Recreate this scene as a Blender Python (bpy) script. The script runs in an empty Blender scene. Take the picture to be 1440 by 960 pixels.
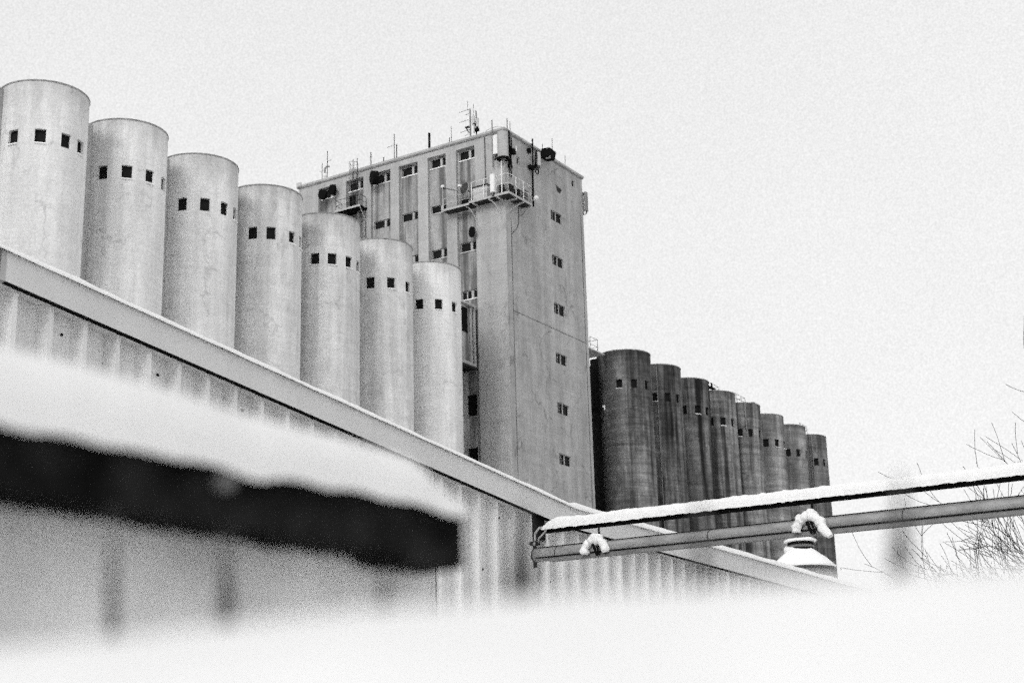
import bpy, math, random
from mathutils import Vector, Matrix, noise as mnoise
rad = math.radians
sc = bpy.context.scene
C = sc.collection
EYE = 1.6            # everything below is laid out with the eye at z = 0; all top-level things are lifted by EYE at the end

# ------------------------------------------------------------------ camera
cam_d = bpy.data.cameras.new('camera'); cam = bpy.data.objects.new('camera', cam_d); C.objects.link(cam)
yaw, pitch, roll = rad(31.8914), rad(16.361), rad(-1.5673)
fw = Vector((-math.sin(yaw)*math.cos(pitch), math.cos(yaw)*math.cos(pitch), math.sin(pitch)))
r0 = Vector((math.cos(yaw), math.sin(yaw), 0)); u0 = r0.cross(fw)
r1 = math.cos(roll)*r0 + math.sin(roll)*u0; u1 = -math.sin(roll)*r0 + math.cos(roll)*u0
cam.matrix_world = Matrix(((r1.x, u1.x, -fw.x, 0), (r1.y, u1.y, -fw.y, 0), (r1.z, u1.z, -fw.z, 0), (0, 0, 0, 1)))
cam_d.sensor_width = 36; cam_d.lens = 2194.13/1440*36
cam_d.clip_start = 0.02; cam_d.clip_end = 6000
cam_d.dof.use_dof = True; cam_d.dof.focus_distance = 24; cam_d.dof.aperture_fstop = 4.0
sc.camera = cam

# ------------------------------------------------------------------ light
SUN = Vector((0.14, -0.80, 0.48)).normalized()
w = bpy.data.worlds.new('World'); sc.world = w; w.use_nodes = True
nt = w.node_tree; nt.nodes.clear()
out = nt.nodes.new('ShaderNodeOutputWorld'); bg = nt.nodes.new('ShaderNodeBackground')
sky = nt.nodes.new('ShaderNodeTexSky'); sky.sky_type = 'NISHITA'; sky.sun_disc = False
sky.sun_elevation = math.asin(SUN.z); sky.sun_rotation = math.atan2(SUN.x, SUN.y)
bw = nt.nodes.new('ShaderNodeRGBToBW')
tc = nt.nodes.new('ShaderNodeTexCoord'); cn = nt.nodes.new('ShaderNodeTexNoise'); cn.inputs['Scale'].default_value = 1.6
cn.inputs['Detail'].default_value = 5
mr = nt.nodes.new('ShaderNodeMapRange'); mr.inputs['From Min'].default_value = .3; mr.inputs['From Max'].default_value = .7
mr.inputs['To Min'].default_value = 7.9; mr.inputs['To Max'].default_value = 8.6
m1 = nt.nodes.new('ShaderNodeMath'); m1.operation = 'MULTIPLY'; m1.inputs[1].default_value = .10
m2 = nt.nodes.new('ShaderNodeMath'); m2.operation = 'ADD'
nt.links.new(sky.outputs[0], bw.inputs[0]); nt.links.new(bw.outputs[0], m1.inputs[0])
nt.links.new(tc.outputs['Generated'], cn.inputs['Vector']); nt.links.new(cn.outputs[0], mr.inputs['Value'])
nt.links.new(mr.outputs[0], m2.inputs[0]); nt.links.new(m1.outputs[0], m2.inputs[1])
fn = nt.nodes.new('ShaderNodeTexNoise'); fn.inputs['Scale'].default_value = 850; fn.inputs['Detail'].default_value = 2   # fine mottling put into the sky colour to imitate film grain
fr_ = nt.nodes.new('ShaderNodeMapRange'); fr_.inputs['From Min'].default_value = .25; fr_.inputs['From Max'].default_value = .75
fr_.inputs['To Min'].default_value = .88; fr_.inputs['To Max'].default_value = 1.10
m3 = nt.nodes.new('ShaderNodeMath'); m3.operation = 'MULTIPLY'
nt.links.new(tc.outputs['Generated'], fn.inputs['Vector']); nt.links.new(fn.outputs[0], fr_.inputs['Value'])
nt.links.new(m2.outputs[0], m3.inputs[0]); nt.links.new(fr_.outputs[0], m3.inputs[1])
sx = nt.nodes.new('ShaderNodeSeparateXYZ'); gz = nt.nodes.new('ShaderNodeMapRange'); gz.inputs['From Min'].default_value = .02; gz.inputs['From Max'].default_value = .55   # paler towards the horizon
gz.inputs['To Min'].default_value = 1.09; gz.inputs['To Max'].default_value = .985
m4 = nt.nodes.new('ShaderNodeMath'); m4.operation = 'MULTIPLY'
nt.links.new(tc.outputs['Generated'], sx.inputs[0]); nt.links.new(sx.outputs[2], gz.inputs['Value'])
nt.links.new(m3.outputs[0], m4.inputs[0]); nt.links.new(gz.outputs[0], m4.inputs[1])
nt.links.new(m4.outputs[0], bg.inputs['Color']); bg.inputs['Strength'].default_value = .1
nt.links.new(bg.outputs[0], out.inputs[0])
sd = bpy.data.lights.new('sun', 'SUN'); sd.energy = 1.5; sd.angle = rad(24); sd.color = (1, .995, .985)
so = bpy.data.objects.new('sun', sd); C.objects.link(so); so.location = (20, -40, 60)
so.rotation_euler = SUN.to_track_quat('Z', 'Y').to_euler()
sc.view_settings.view_transform = 'Standard'; sc.view_settings.look = 'None'
sc.view_settings.exposure = 0; sc.view_settings.gamma = 1; sc.view_settings.use_curve_mapping = False
sc.cycles.use_denoising = False
sc.cycles.max_bounces = 5; sc.cycles.diffuse_bounces = 4
sc.cycles.use_adaptive_sampling = True; sc.cycles.adaptive_threshold = 0.12; sc.cycles.adaptive_min_samples = 12

# ------------------------------------------------------------------ helpers
class MB:
    def __init__(s): s.v = []; s.f = []; s.sm = []
    def add(s, vs, fs, smooth=False):
        b = len(s.v); s.v += [tuple(v) for v in vs]
        for f in fs: s.f.append([b+i for i in f]); s.sm.append(smooth)
    def quad(s, a, b, c, d): s.add((a, b, c, d), [(0, 1, 2, 3)])
    def box(s, x0, x1, y0, y1, z0, z1):
        v = [(x, y, z) for x in (x0, x1) for y in (y0, y1) for z in (z0, z1)]
        s.add(v, [(0, 1, 3, 2), (4, 6, 7, 5), (0, 4, 5, 1), (2, 3, 7, 6), (0, 2, 6, 4), (1, 5, 7, 3)])
    def obox(s, c, ax, ay, az):   # centre and three half-axis vectors
        c = Vector(c); v = [c+ax*i+ay*j+az*k for i in (-1, 1) for j in (-1, 1) for k in (-1, 1)]
        s.add(v, [(0, 1, 3, 2), (4, 6, 7, 5), (0, 4, 5, 1), (2, 3, 7, 6), (0, 2, 6, 4), (1, 5, 7, 3)])
    def tube(s, pts, rs, n=8, cap=True, smooth=True):
        pts = [Vector(p) for p in pts]
        if not hasattr(rs, '__len__'): rs = [rs]*len(pts)
        rings = []; ref = None
        for i, p in enumerate(pts):
            t = (pts[min(i+1, len(pts)-1)]-pts[max(i-1, 0)]).normalized()
            if ref is None: ref = Vector((0, 0, 1)) if abs(t.z) < .9 else Vector((1, 0, 0))
            a = t.cross(ref).normalized(); b = a.cross(t); ref = b
            rings.append([p+(a*math.cos(2*math.pi*k/n)+b*math.sin(2*math.pi*k/n))*rs[i] for k in range(n)])
        vs = [v for r in rings for v in r]; fs = []
        for i in range(len(pts)-1):
            for k in range(n):
                fs.append((i*n+k, i*n+(k+1) % n, (i+1)*n+(k+1) % n, (i+1)*n+k))
        s.add(vs, fs, smooth)
        if cap:
            s.add(rings[0], [tuple(range(n))]); s.add(rings[-1], [tuple(range(n))[::-1]])
    def lathe(s, c, prof, n=48, smooth=True):   # prof: (r,z)
        for (ra, za), (rb, zb) in zip(prof[:-1], prof[1:]):
            vs = []
            for k in range(n):
                t = 2*math.pi*k/n; vs += [(c[0]+ra*math.cos(t), c[1]+ra*math.sin(t), c[2]+za), (c[0]+rb*math.cos(t), c[1]+rb*math.sin(t), c[2]+zb)]
            s.add(vs, [(2*k, 2*((k+1) % n), 2*((k+1) % n)+1, 2*k+1) for k in range(n)], smooth)
    def wall(s, O, U, V, N, us, vs, holes, depth):
        """wall sheet with real openings; N points outwards"""
        O, U, V, N = map(Vector, (O, U, V, N))
        us = sorted(set(list(us)+[h[0] for h in holes]+[h[1] for h in holes])); vs = sorted(set(list(vs)+[h[2] for h in holes]+[h[3] for h in holes]))
        P = lambda u, v, d=0: O+U*u+V*v-N*d
        for a, b in zip(us[:-1], us[1:]):
            for c, d in zip(vs[:-1], vs[1:]):
                m, q = (a+b)/2, (c+d)/2
                if any(h[0] < m < h[1] and h[2] < q < h[3] for h in holes): continue
                s.quad(P(a, c), P(b, c), P(b, d), P(a, d))
        for h in holes:
            a, b, c, d = h
            for (p, q) in (((a, c), (b, c)), ((b, c), (b, d)), ((b, d), (a, d)), ((a, d), (a, c))):
                s.quad(P(*p), P(*q), P(*q, depth), P(*p, depth))
def base_of(parent):
    v = Vector((0, 0, 0)); p = parent
    while p is not None: v += p.location; p = p.parent
    return v
def obj(name, mb, mat, parent=None, origin=None):
    me = bpy.data.meshes.new(name); o = Vector(origin) if origin else Vector((0, 0, 0))
    if parent is not None: o = base_of(parent)
    me.from_pydata([tuple(Vector(v)-o) for v in mb.v], [], mb.f); me.update()
    me.polygons.foreach_set('use_smooth', mb.sm)
    me.materials.append(mat)
    ob = bpy.data.objects.new(name, me); C.objects.link(ob)
    if parent is not None: ob.parent = parent
    else: ob.location = o
    return ob
def tag(o, label, cat, group=None):
    o['label'] = label; o['category'] = cat
    if group: o['group'] = group
    return o
def thing(name, loc, label, cat, group=None):
    o = bpy.data.objects.new(name, None); C.objects.link(o); o.location = loc; o.empty_display_size = .3
    return tag(o, label, cat, group)

# ------------------------------------------------------------------ materials
def pbr(name, g, rough=.8, metal=0, var=.12, scale=6, bump=0, stretch=(1, 1, 1), lo=None):
    m = bpy.data.materials.new(name); m.use_nodes = True; t = m.node_tree; b = t.nodes['Principled BSDF']
    b.inputs['Roughness'].default_value = rough; b.inputs['Metallic'].default_value = metal; b.inputs['Specular IOR Level'].default_value = .5 if metal else .16 if 'glass' in name else (.05 if g < .05 else .25)
    ge = t.nodes.new('ShaderNodeNewGeometry'); mp = t.nodes.new('ShaderNodeVectorMath'); mp.operation = 'MULTIPLY'; mp.inputs[1].default_value = stretch
    n = t.nodes.new('ShaderNodeTexNoise'); n.inputs['Scale'].default_value = scale; n.inputs['Detail'].default_value = 6; n.inputs['Roughness'].default_value = .65
    r = t.nodes.new('ShaderNodeMapRange'); r.inputs['From Min'].default_value = .3; r.inputs['From Max'].default_value = .7
    r.inputs['To Min'].default_value = g*(1-var) if lo is None else lo; r.inputs['To Max'].default_value = g*(1+var)
    t.links.new(ge.outputs['Position'], mp.inputs[0]); t.links.new(mp.outputs[0], n.inputs['Vector']); t.links.new(n.outputs[0], r.inputs['Value'])
    t.links.new(r.outputs[0], b.inputs['Base Color'])
    if bump:
        bu = t.nodes.new('ShaderNodeBump'); bu.inputs['Strength'].default_value = .6; bu.inputs['Distance'].default_value = bump
        t.links.new(n.outputs[0], bu.inputs['Height']); t.links.new(bu.outputs[0], b.inputs['Normal'])
    return m
def concrete(name, g, streak=.2, patch=.1, speck=.12, band=.05, rim=None, rimamt=.4, seed=0., dark=.45, bump=.01, crack=.22, blot=.18, hard=0.):
    """weathered cast concrete: run-off streaks, patches, pour bands, grit"""
    m = bpy.data.materials.new(name); m.use_nodes = True; t = m.node_tree; b = t.nodes['Principled BSDF']
    b.inputs['Roughness'].default_value = .92; b.inputs['Specular IOR Level'].default_value = .2
    ge = t.nodes.new('ShaderNodeNewGeometry')
    def nz(stretch, scale, lo, hi, a, c, det=5, off=0.):
        mp = t.nodes.new('ShaderNodeMapping'); mp.inputs['Scale'].default_value = stretch; mp.inputs['Location'].default_value = (seed+off, seed*1.7, off)
        n = t.nodes.new('ShaderNodeTexNoise'); n.inputs['Scale'].default_value = scale; n.inputs['Detail'].default_value = det; n.inputs['Roughness'].default_value = .6
        r = t.nodes.new('ShaderNodeMapRange'); r.inputs['From Min'].default_value = lo; r.inputs['From Max'].default_value = hi
        r.inputs['To Min'].default_value = a; r.inputs['To Max'].default_value = c
        t.links.new(ge.outputs['Position'], mp.inputs[0]); t.links.new(mp.outputs[0], n.inputs['Vector']); t.links.new(n.outputs[0], r.inputs['Value'])
        return r.outputs[0], n.outputs[0]
    def mul(a, c):
        k = t.nodes.new('ShaderNodeMath'); k.operation = 'MULTIPLY'; t.links.new(a, k.inputs[0])
        if isinstance(c, float): k.inputs[1].default_value = c
        else: t.links.new(c, k.inputs[1])
        return k.outputs[0]
    s1, _ = nz((1, 1, .05), .9, .40+hard, .60-hard, 1-streak*(.5+dark), 1.0)
    s2, _ = nz((1, 1, .09), 2.4, .35, .65, 1-streak*.38, 1.04, off=3.)
    p1, _ = nz((1, 1, .6), .45, .3, .7, 1-patch, 1+patch, off=7.)
    p2, _ = nz((1, 1, 1), 1.8, .3, .7, 1-patch*.6, 1+patch*.6, off=9.)
    b1, _ = nz((.05, .05, 1), 1.6, .35, .65, 1-band, 1+band, off=11.)
    g1, raw = nz((1, 1, 1), 9., .3, .7, 1-speck, 1+speck, det=9, off=1.)
    v = mul(s1, s2)
    for q in (p1, p2, b1, g1): v = mul(v, q)
    b2, _ = nz((.04, .04, 1), 7., .35, .65, 1-band*.8-.02, 1+band*.5, det=3, off=13.)
    v = mul(v, b2)
    mp = t.nodes.new('ShaderNodeMapping'); mp.inputs['Location'].default_value = (seed*2, seed, 3); dn_ = t.nodes.new('ShaderNodeTexNoise'); dn_.inputs['Scale'].default_value = 1.3; dn_.inputs['Detail'].default_value = 4
    mx = t.nodes.new('ShaderNodeVectorMath'); mx.operation = 'MULTIPLY_ADD'; mx.inputs[1].default_value = (1.6, 1.6, 1.6)
    t.links.new(ge.outputs['Position'], mp.inputs[0]); t.links.new(mp.outputs[0], dn_.inputs['Vector']); t.links.new(dn_.outputs['Color'], mx.inputs[0]); t.links.new(mp.outputs[0], mx.inputs[2])
    vo = t.nodes.new('ShaderNodeTexVoronoi'); vo.feature = 'DISTANCE_TO_EDGE'; vo.inputs['Scale'].default_value = .22; t.links.new(mx.outputs[0], vo.inputs['Vector'])
    ce = t.nodes.new('ShaderNodeMapRange'); ce.inputs['From Min'].default_value = .004; ce.inputs['From Max'].default_value = .02; ce.inputs['To Min'].default_value = crack; ce.inputs['To Max'].default_value = 0
    t.links.new(vo.outputs['Distance'], ce.inputs['Value'])
    cm, _ = nz((1, 1, 1), .35, .50, .58, 0., 1., det=2, off=17.)
    ck = mul(ce.outputs[0], cm); sb_ = t.nodes.new('ShaderNodeMath'); sb_.operation = 'SUBTRACT'; sb_.inputs[0].default_value = 1.; t.links.new(ck, sb_.inputs[1])
    v = mul(v, sb_.outputs[0])
    st, _ = nz((1, 1, .45), .75, .60, .74, 1., 1-blot, det=6, off=23.)
    v = mul(v, st)
    if rim is not None:   # dirty run-off just under the rim
        sp = t.nodes.new('ShaderNodeSeparateXYZ'); t.links.new(ge.outputs['Position'], sp.inputs[0])
        hn, _ = nz((1, 1, .15), 1.5, .3, .7, -1.6, 1.2, off=5.)
        ad = t.nodes.new('ShaderNodeMath'); ad.operation = 'ADD'; t.links.new(sp.outputs[2], ad.inputs[0]); t.links.new(hn, ad.inputs[1])
        r = t.nodes.new('ShaderNodeMapRange'); r.inputs['From Min'].default_value = rim-2.2; r.inputs['From Max'].default_value = rim+.6
        r.inputs['To Min'].default_value = 1; r.inputs['To Max'].default_value = 1-rimamt
        t.links.new(ad.outputs[0], r.inputs['Value']); v = mul(v, r.outputs[0])
    v = mul(v, float(g))
    t.links.new(v, b.inputs['Base Color'])
    bu = t.nodes.new('ShaderNodeBump'); bu.inputs['Strength'].default_value = .5; bu.inputs['Distance'].default_value = bump
    t.links.new(raw, bu.inputs['Height']); t.links.new(bu.outputs[0], b.inputs['Normal'])
    return m
M = dict(
    snow=pbr('snow', .85, .7, var=.03, scale=30, bump=.01),
    snow_fine=pbr('snow_fine', .82, .7, var=.04, scale=45, bump=.012),
    near_snow=pbr('drift_snow', .76, .8, var=.05, scale=9, bump=.003),
    dim_ground=pbr('dim_ground_snow', .58, .9, var=.35, scale=.4),  # unseen ground, toned down to cut the light bounced upwards
    glass=pbr('dark_glass', .005, .6, var=.5, scale=2),
    bolt=pbr('worn_bolt', .10, .8, var=.2),
    stake=pbr('stake_wood', .06, .9, var=.3, scale=20),
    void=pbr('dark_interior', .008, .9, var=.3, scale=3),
    frame=pbr('window_frame_paint', .42, .6, var=.2, scale=5),
    white=pbr('white_paint', .75, .45, var=.06, scale=4),
    lgrey=pbr('light_grey_paint', .5, .5, var=.1, scale=4),
    mgrey=pbr('grey_steel', .2, .55, .3, var=.25, scale=6),
    galv=pbr('galvanised_steel', .42, .5, .25, var=.2, scale=8),
    black=pbr('black_paint', .006, .8, var=.4, scale=6),
    dsteel=pbr('dark_steel', .035, .6, var=.4, scale=7),
    rail=pbr('black_rail_paint', .016, 1., var=.5, scale=22, bump=.002, lo=.001),
    sheet=pbr('weathered_sheet', .76, .8, var=.25, scale=7, stretch=(1, 1, .3)),
    fascia=pbr('fascia_metal', .62, .65, var=.05, scale=2.5, bump=.001),
    fascia_dark=pbr('fascia_metal_dark', .38, .65, var=.1, scale=2.5),  # darker tone than the main fascia
    corr=pbr('corrugated_sheet', .72, .6, .0, var=.16, scale=2.2, stretch=(1, 1, .12)),
    pipe=pbr('pipe_cladding', .30, .4, .35, var=.3, scale=9, stretch=(.4, .4, 1)),
    bark=pbr('bark', .05, .9, var=.3, scale=12),
    roof=pbr('roof_felt', .15, .9, var=.2, scale=3),
    left=concrete('painted_silo_concrete', .76, streak=.16, patch=.07, speck=.13, band=.03, rim=39.6+EYE, rimamt=.32),
    left2=concrete('painted_silo_concrete_dirty', .74, streak=.24, patch=.11, speck=.14, band=.04, rim=39.6+EYE, rimamt=.40, blot=.3, seed=13.),
    link=concrete('link_wall_concrete', .5, streak=.25, patch=.1, rim=39.6+EYE, rimamt=.3, seed=4.),
    tow_l=concrete('tower_render', .44, streak=.16, patch=.08, speck=.18, band=.03, seed=21., blot=.2),
    tow_p=concrete('tower_bay_render', .42, hard=.03, blot=.4, streak=.65, patch=.18, speck=.26, band=.03, seed=31.),
    tow_r=concrete('tower_gable_render', .43, streak=.20, patch=.15, speck=.20, band=.05, seed=41., crack=.4, blot=.22),
    darklink=concrete('dark_link_concrete', .02, streak=.4, patch=.2, seed=8.),  # near-black tone for the wall in the gaps
    rimdark=pbr('rim_flashing', .26, .8, var=.4, scale=3),
)

# ------------------------------------------------------------------ ground
g = MB(); g.box(-3000, 3000, -3000, 3000, -1.9, -1.6)
o = obj('snow_ground', g, M['dim_ground']); o['kind'] = 'structure'

# ------------------------------------------------------------------ silos
CX, R = -66.25, 2.53
def ang(d): return (d+540) % 360-180
def build_silo(i, top, wz, wins, mat, label, group, extras=()):
    cx, cy = CX, 55.98+6.4*i
    root = thing('grain_silo', (cx, cy, -1.6), label, 'silo', group)
    hw = math.degrees(math.asin(.31/R)); hh = .43
    holes = [(a-hw, a+hw) for a in wins]
    th = [k*360/128-180 for k in range(129)]
    th = [t for t in th if all(not (h[0]-.9 < t < h[1]+.9) for h in holes)]
    for h in holes: th += [h[0], (h[0]*2+h[1])/3, (h[0]+h[1]*2)/3, h[1]]
    th = sorted(th); zs = [-1.6, 8, 18, 28, wz-hh, wz+hh, top]
    P = lambda t, z, r=R: (cx+r*math.cos(rad(t)), cy+r*math.sin(rad(t)), z)
    mb = MB()
    vs = [P(t, z) for t in th for z in zs]; nz = len(zs); fs = []
    for k in range(len(th)-1):
        for j in range(nz-1):
            mid = (th[k]+th[k+1])/2
            if j == 4-0-1+0 and False: pass
            if zs[j] == wz-hh and any(h[0] < mid < h[1] for h in holes): continue
            fs.append((k*nz+j, (k+1)*nz+j, (k+1)*nz+j+1, k*nz+j+1))
    mb.add(vs, fs, True)
    D = .24
    for a, b in holes:
        z0, z1 = wz-hh, wz+hh
        for (p, q) in (((a, z0), (b, z0)), ((b, z0), (b, z1)), ((b, z1), (a, z1)), ((a, z1), (a, z0))):
            mb.quad(P(*p), P(*q), P(*q, R-D), P(*p, R-D))
    body = obj('silo_wall', mb, mat, root)
    rm = MB(); rm.lathe((cx, cy, 0), [(R-.25, top+.03), (R+.035, top+.03), (R+.035, top-.045), (R-.02, top-.045)], 96, False)
    rm.lathe((cx, cy, 0), [(0.01, top), (R-.2, top)], 96, False)
    obj('rim', rm, M['rimdark'], root)
    rng = random.Random(i*7+3)
    for k, (a, b) in enumerate(holes):
        z0, z1 = wz-hh, wz+hh; m_ = (a+b)/2
        N = Vector((math.cos(rad(m_)), math.sin(rad(m_)), 0)); T = Vector((-N.y, N.x, 0)); c = Vector((cx, cy, 0))
        fr = MB(); r_ = R-.19; wd = .30
        for s_ in (-1, 1): fr.obox(c+N*r_+T*s_*(wd-.02)+Vector((0, 0, wz)), N*.02, T*.02, Vector((0, 0, hh-.01)))
        for s_ in (-1, 1): fr.obox(c+N*r_+Vector((0, 0, wz+s_*(hh-.03))), N*.02, T*(wd-.045), Vector((0, 0, .02)))
        w_ = obj('window', fr, M['dsteel'], root)
        pn = MB(); q = c+N*(r_-.03)
        pn.quad(q-T*wd+Vector((0, 0, z0)), q+T*wd+Vector((0, 0, z0)), q+T*wd+Vector((0, 0, z1)), q-T*wd+Vector((0, 0, z1)))
        obj('pane', pn, M['glass'], w_)
        if rng.random() < (.5 if i < 8 else .3):
            sl = MB(); sl.obox(c+N*(R-.03)+Vector((0, 0, z0-.005)), N*.11, T*(wd+.01), Vector((0, 0, .025+.015*rng.random())))
            obj('snowy_sill', sl, M['snow'], w_)
    for e in extras:   # run-down pipes on the wall: (angle, z0, z1, radius)
        pb = MB(); a, z0, z1, rr = e
        pb.tube([P(a, z0, R+rr*.8), P(a, z1, R+rr*.8)], rr, 8); obj('downpipe', pb, M['mgrey'], root)
    return root
GL, GR = 'pale silos in the row left of the tower', 'dark silos in the row right of the tower'
LW = {-1: [-78, -42.5, -9, 17], 0: [-78, -42.5, -9, 17], 1: [-73, -39.7, -6.7, 24], 2: [-68.6, -35.8, -4.6, 23], 3: [-66, -37.9, -1, 26], 4: [-65.4, -37.9, -7.5, 20],
      5: [-66.8, -31.8, 5], 6: [-70.9, -36.8, -3]}
LL = {-1: 'pale concrete silo beyond the left edge of the photo, outermost of the pale row',
      0: 'largest pale silo, cut by the left edge of the photo, four small windows',
      1: 'second pale silo from the left edge of the photo, streaked under its rim',
      2: 'third pale silo from the left, clean wall with three full small windows',
      3: 'pale silo with dark blotches under its rim, fourth from the left edge',
      4: 'pale silo whose rim stands below the small steel balcony of the tower',
      5: 'pale silo, second from the tower, rusty drips along its curved rim',
      6: 'narrow pale silo right beside the tower, last of the pale row'}
for i in LW:
    if i < 0: continue
    build_silo(i, 39.6, 36.2, LW[i], M['left2'] if i in (3, 4, 5) else M['left'], LL[i], GL)
RW = {11: [-74.4, -41.7, -8.1], 12: [-66.5, -36.9, -6.2], 13: [-68, -35.3, -4.3], 14: [-70, -39.6, -9.6], 15: [-62.1, -33.8, 0], 16: [-57.4, -26.8, 6], 17: [-59.5, -30.5, 5], 18: [-40.8, -11.3]}
RA = {11: (.23, .75, .45), 12: (.17, 1.0, .5), 13: (.19, 1.0, .4), 14: (.29, .9, .4), 15: (.30, .8, .25), 16: (.34, .4, .18), 17: (.32, .5, .22), 18: (.20, .6, .3)}
RL = {11: 'dark stained silo directly right of the tower, widest of the dark row',
      12: 'second dark silo right of the tower, black streaks down its left half',
      13: 'third dark silo from the tower with a thick black vertical stain',
      14: 'dark silo, fourth right of the tower, with two parallel black streaks',
      15: 'dark silo with a pale downpipe and a small black box on its rim',
      16: 'plain mid-grey silo, third from the right end of the dark row',
      17: 'grey silo next to the last one, dark dabs under its rim',
      18: 'last and smallest-looking silo at the right end, two thin pipes down its wall'}
EX = {15: [(-46, 36.9, 39.9, .09), (-70, 34, 39.8, .05)], 18: [(-62, 20, 39.9, .05), (-50, 30, 39.9, .07), (-56, 20, 39.9, .04)], 12: [(-60, 10, 39.8, .05)]}
for i in RW:
    al, st, pa = RA[i]
    m_ = concrete('raw_silo_concrete', al, streak=st, patch=pa, speck=.34, band=.26, rim=39.97+EYE, rimamt=.45, seed=3.7*i, dark=.42, bump=.03, blot=.65, crack=.4, hard=.03)
    build_silo(i, 39.97, 36.7, RW[i], m_, RL[i], GR, EX.get(i, ()))
lk = MB(); lk.box(CX-1.3, CX-.1, 55.98, 55.98+38.4, -1.6, 39.42); lk.box(CX-1.6, CX-.5, 49, 55.97, -1.6, 39.42)
lk.box(-72.2, -71.05, 90, 102.6, -1.6, 39.2)  # unseen wall added to block light behind the slot, replaces rear silos
tag(obj('link_wall', lk, M['link'], None, (CX, 75, -1.6)), 'pale concrete wall closing the gaps between the pale silos, with an unseen added light-blocking wall behind', 'wall')
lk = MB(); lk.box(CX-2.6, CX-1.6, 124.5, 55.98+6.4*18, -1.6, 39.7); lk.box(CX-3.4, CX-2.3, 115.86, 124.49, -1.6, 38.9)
tag(obj('link_wall', lk, M['darklink'], None, (CX, 140, -1.6)), 'near-black concrete wall closing the gaps between the dark silos', 'wall')

# ------------------------------------------------------------------ tower
X1, Y1, X0, Y2, TT = -64.13, 102.63, -86.37, 115.85, 54.1
RC = .3                                     # depth of the bays between the pilasters
tower = thing('elevator_tower', (-75, 109, -1.6), 'tall rectangular concrete elevator tower with pilasters, small windows and antennas on top', 'tower')
bays = [(-84.03, -82.0), (-80.9, -78.94), (-78.11, -75.98), (-75.06, -73.02), (-71.97, -70.06), (-69.0, -67.1)]
wl = []   # holes in the bay wall (x0,x1,z0,z1,kind)
for k, (a, b) in enumerate(bays):
    wl.append((a+.12, b-.03, 52.45, 53.36, 'w'))
    if k >= 2: wl.append((a+.12, b-.03, 48.28, 49.02, 'd'))
    if k >= 3: wl.append((a+.12, b-.03, 44.15, 45.02, 'd'))
    if k >= 4: wl.append((a+.12, b-.03, 39.95, 40.75, 'f'))
wl.append((-80.82, -80.0, 50.45, 52.12, 'o'))
wl += [(-68.5, -67.55, 30.0, 31.8, 'o'), (-68.5, -67.55, 25.6, 27.35, 'o')]
f1 = MB(); f1.wall((0, Y1+RC, 0), (1, 0, 0), (0, 0, 1), (0, -1, 0), [X0, -67.1], [-1.6, TT], [h[:4] for h in wl], .3)
obj('bay_wall', f1, M['tow_p'], tower)
pl = MB()
prev = X0
for (a, b) in bays: pl.box(prev, a, Y1, Y1+RC+.01, -1.6, 53.46); prev = b
pl.box(X0, -67.1, Y1+.002, Y1+RC+.01, 53.46, TT)
pl.quad((-67.1, Y1, -1.6), (X1, Y1, -1.6), (X1, Y1, TT), (-67.1, Y1, TT)); pl.quad((-67.1, Y1, -1.6), (-67.1, Y1+RC, -1.6), (-67.1, Y1+RC, TT), (-67.1, Y1, TT))
obj('pilaster_wall', pl, M['tow_l'], tower)
wr = []
for z0, z1 in ((48.35, 49.3), (44.25, 45.18), (39.83, 40.83), (35.42, 36.37), (31.04, 32.0), (26.68, 27.6), (22.3, 23.2), (18, 18.9)):
    wr.append((110.03, 111.93, z0, z1, 'g'))
wr += [(104.6, 105.1, 51.75, 52.4, 's'), (113.95, 114.35, 52.75, 53.3, 'o')]
f2 = MB(); f2.wall((X1, 0, 0), (0, 1, 0), (0, 0, 1), (1, 0, 0), [Y1, Y2], [-1.6, TT], [h[:4] for h in wr], .28)
f2.quad((X1, Y2, -1.6), (X0, Y2, -1.6), (X0, Y2, TT), (X1, Y2, TT)); f2.quad((X0, Y2, -1.6), (X0, Y1, -1.6), (X0, Y1, TT), (X0, Y2, TT))
obj('gable_wall', f2, M['tow_r'], tower)
cp = MB(); e = .14
cp.box(X0-e, X1+e, Y1-e, Y1+.5, TT, TT+.2); cp.box(X1-.5, X1+e, Y1+.5, Y2+e, TT, TT+.2); cp.box(X0-e, X0+.5, Y1+.5, Y2+e, TT, TT+.2); cp.box(X0+.5, X1-.5, Y2-.5, Y2+e, TT, TT+.2)
cp_o = obj('parapet_coping', cp, M['tow_l'], tower)
rf = MB(); rf.box(X0+.3, X1-.3, Y1+.5, Y2-.3, TT-.6, TT-.3); obj('roof', rf, M['roof'], tower)
fl = MB(); fl.box(X0-.1, X1+.1, Y1-.10, Y1-.0, TT-.10, TT-.003); fl.box(X1+.001, X1+.10, Y1, Y2+.1, TT-.10, TT-.003); obj('flashing', fl, M['rimdark'], tower)
cs = MB(); cs.box(X0+.4, X1-.2, Y1+.0, Y1+.42, TT+.2, TT+.24); cs.box(X1-.4, X1+.02, Y1+.42, Y2, TT+.2, TT+.24); obj('coping_snow', cs, M['snow'], tower)
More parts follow.
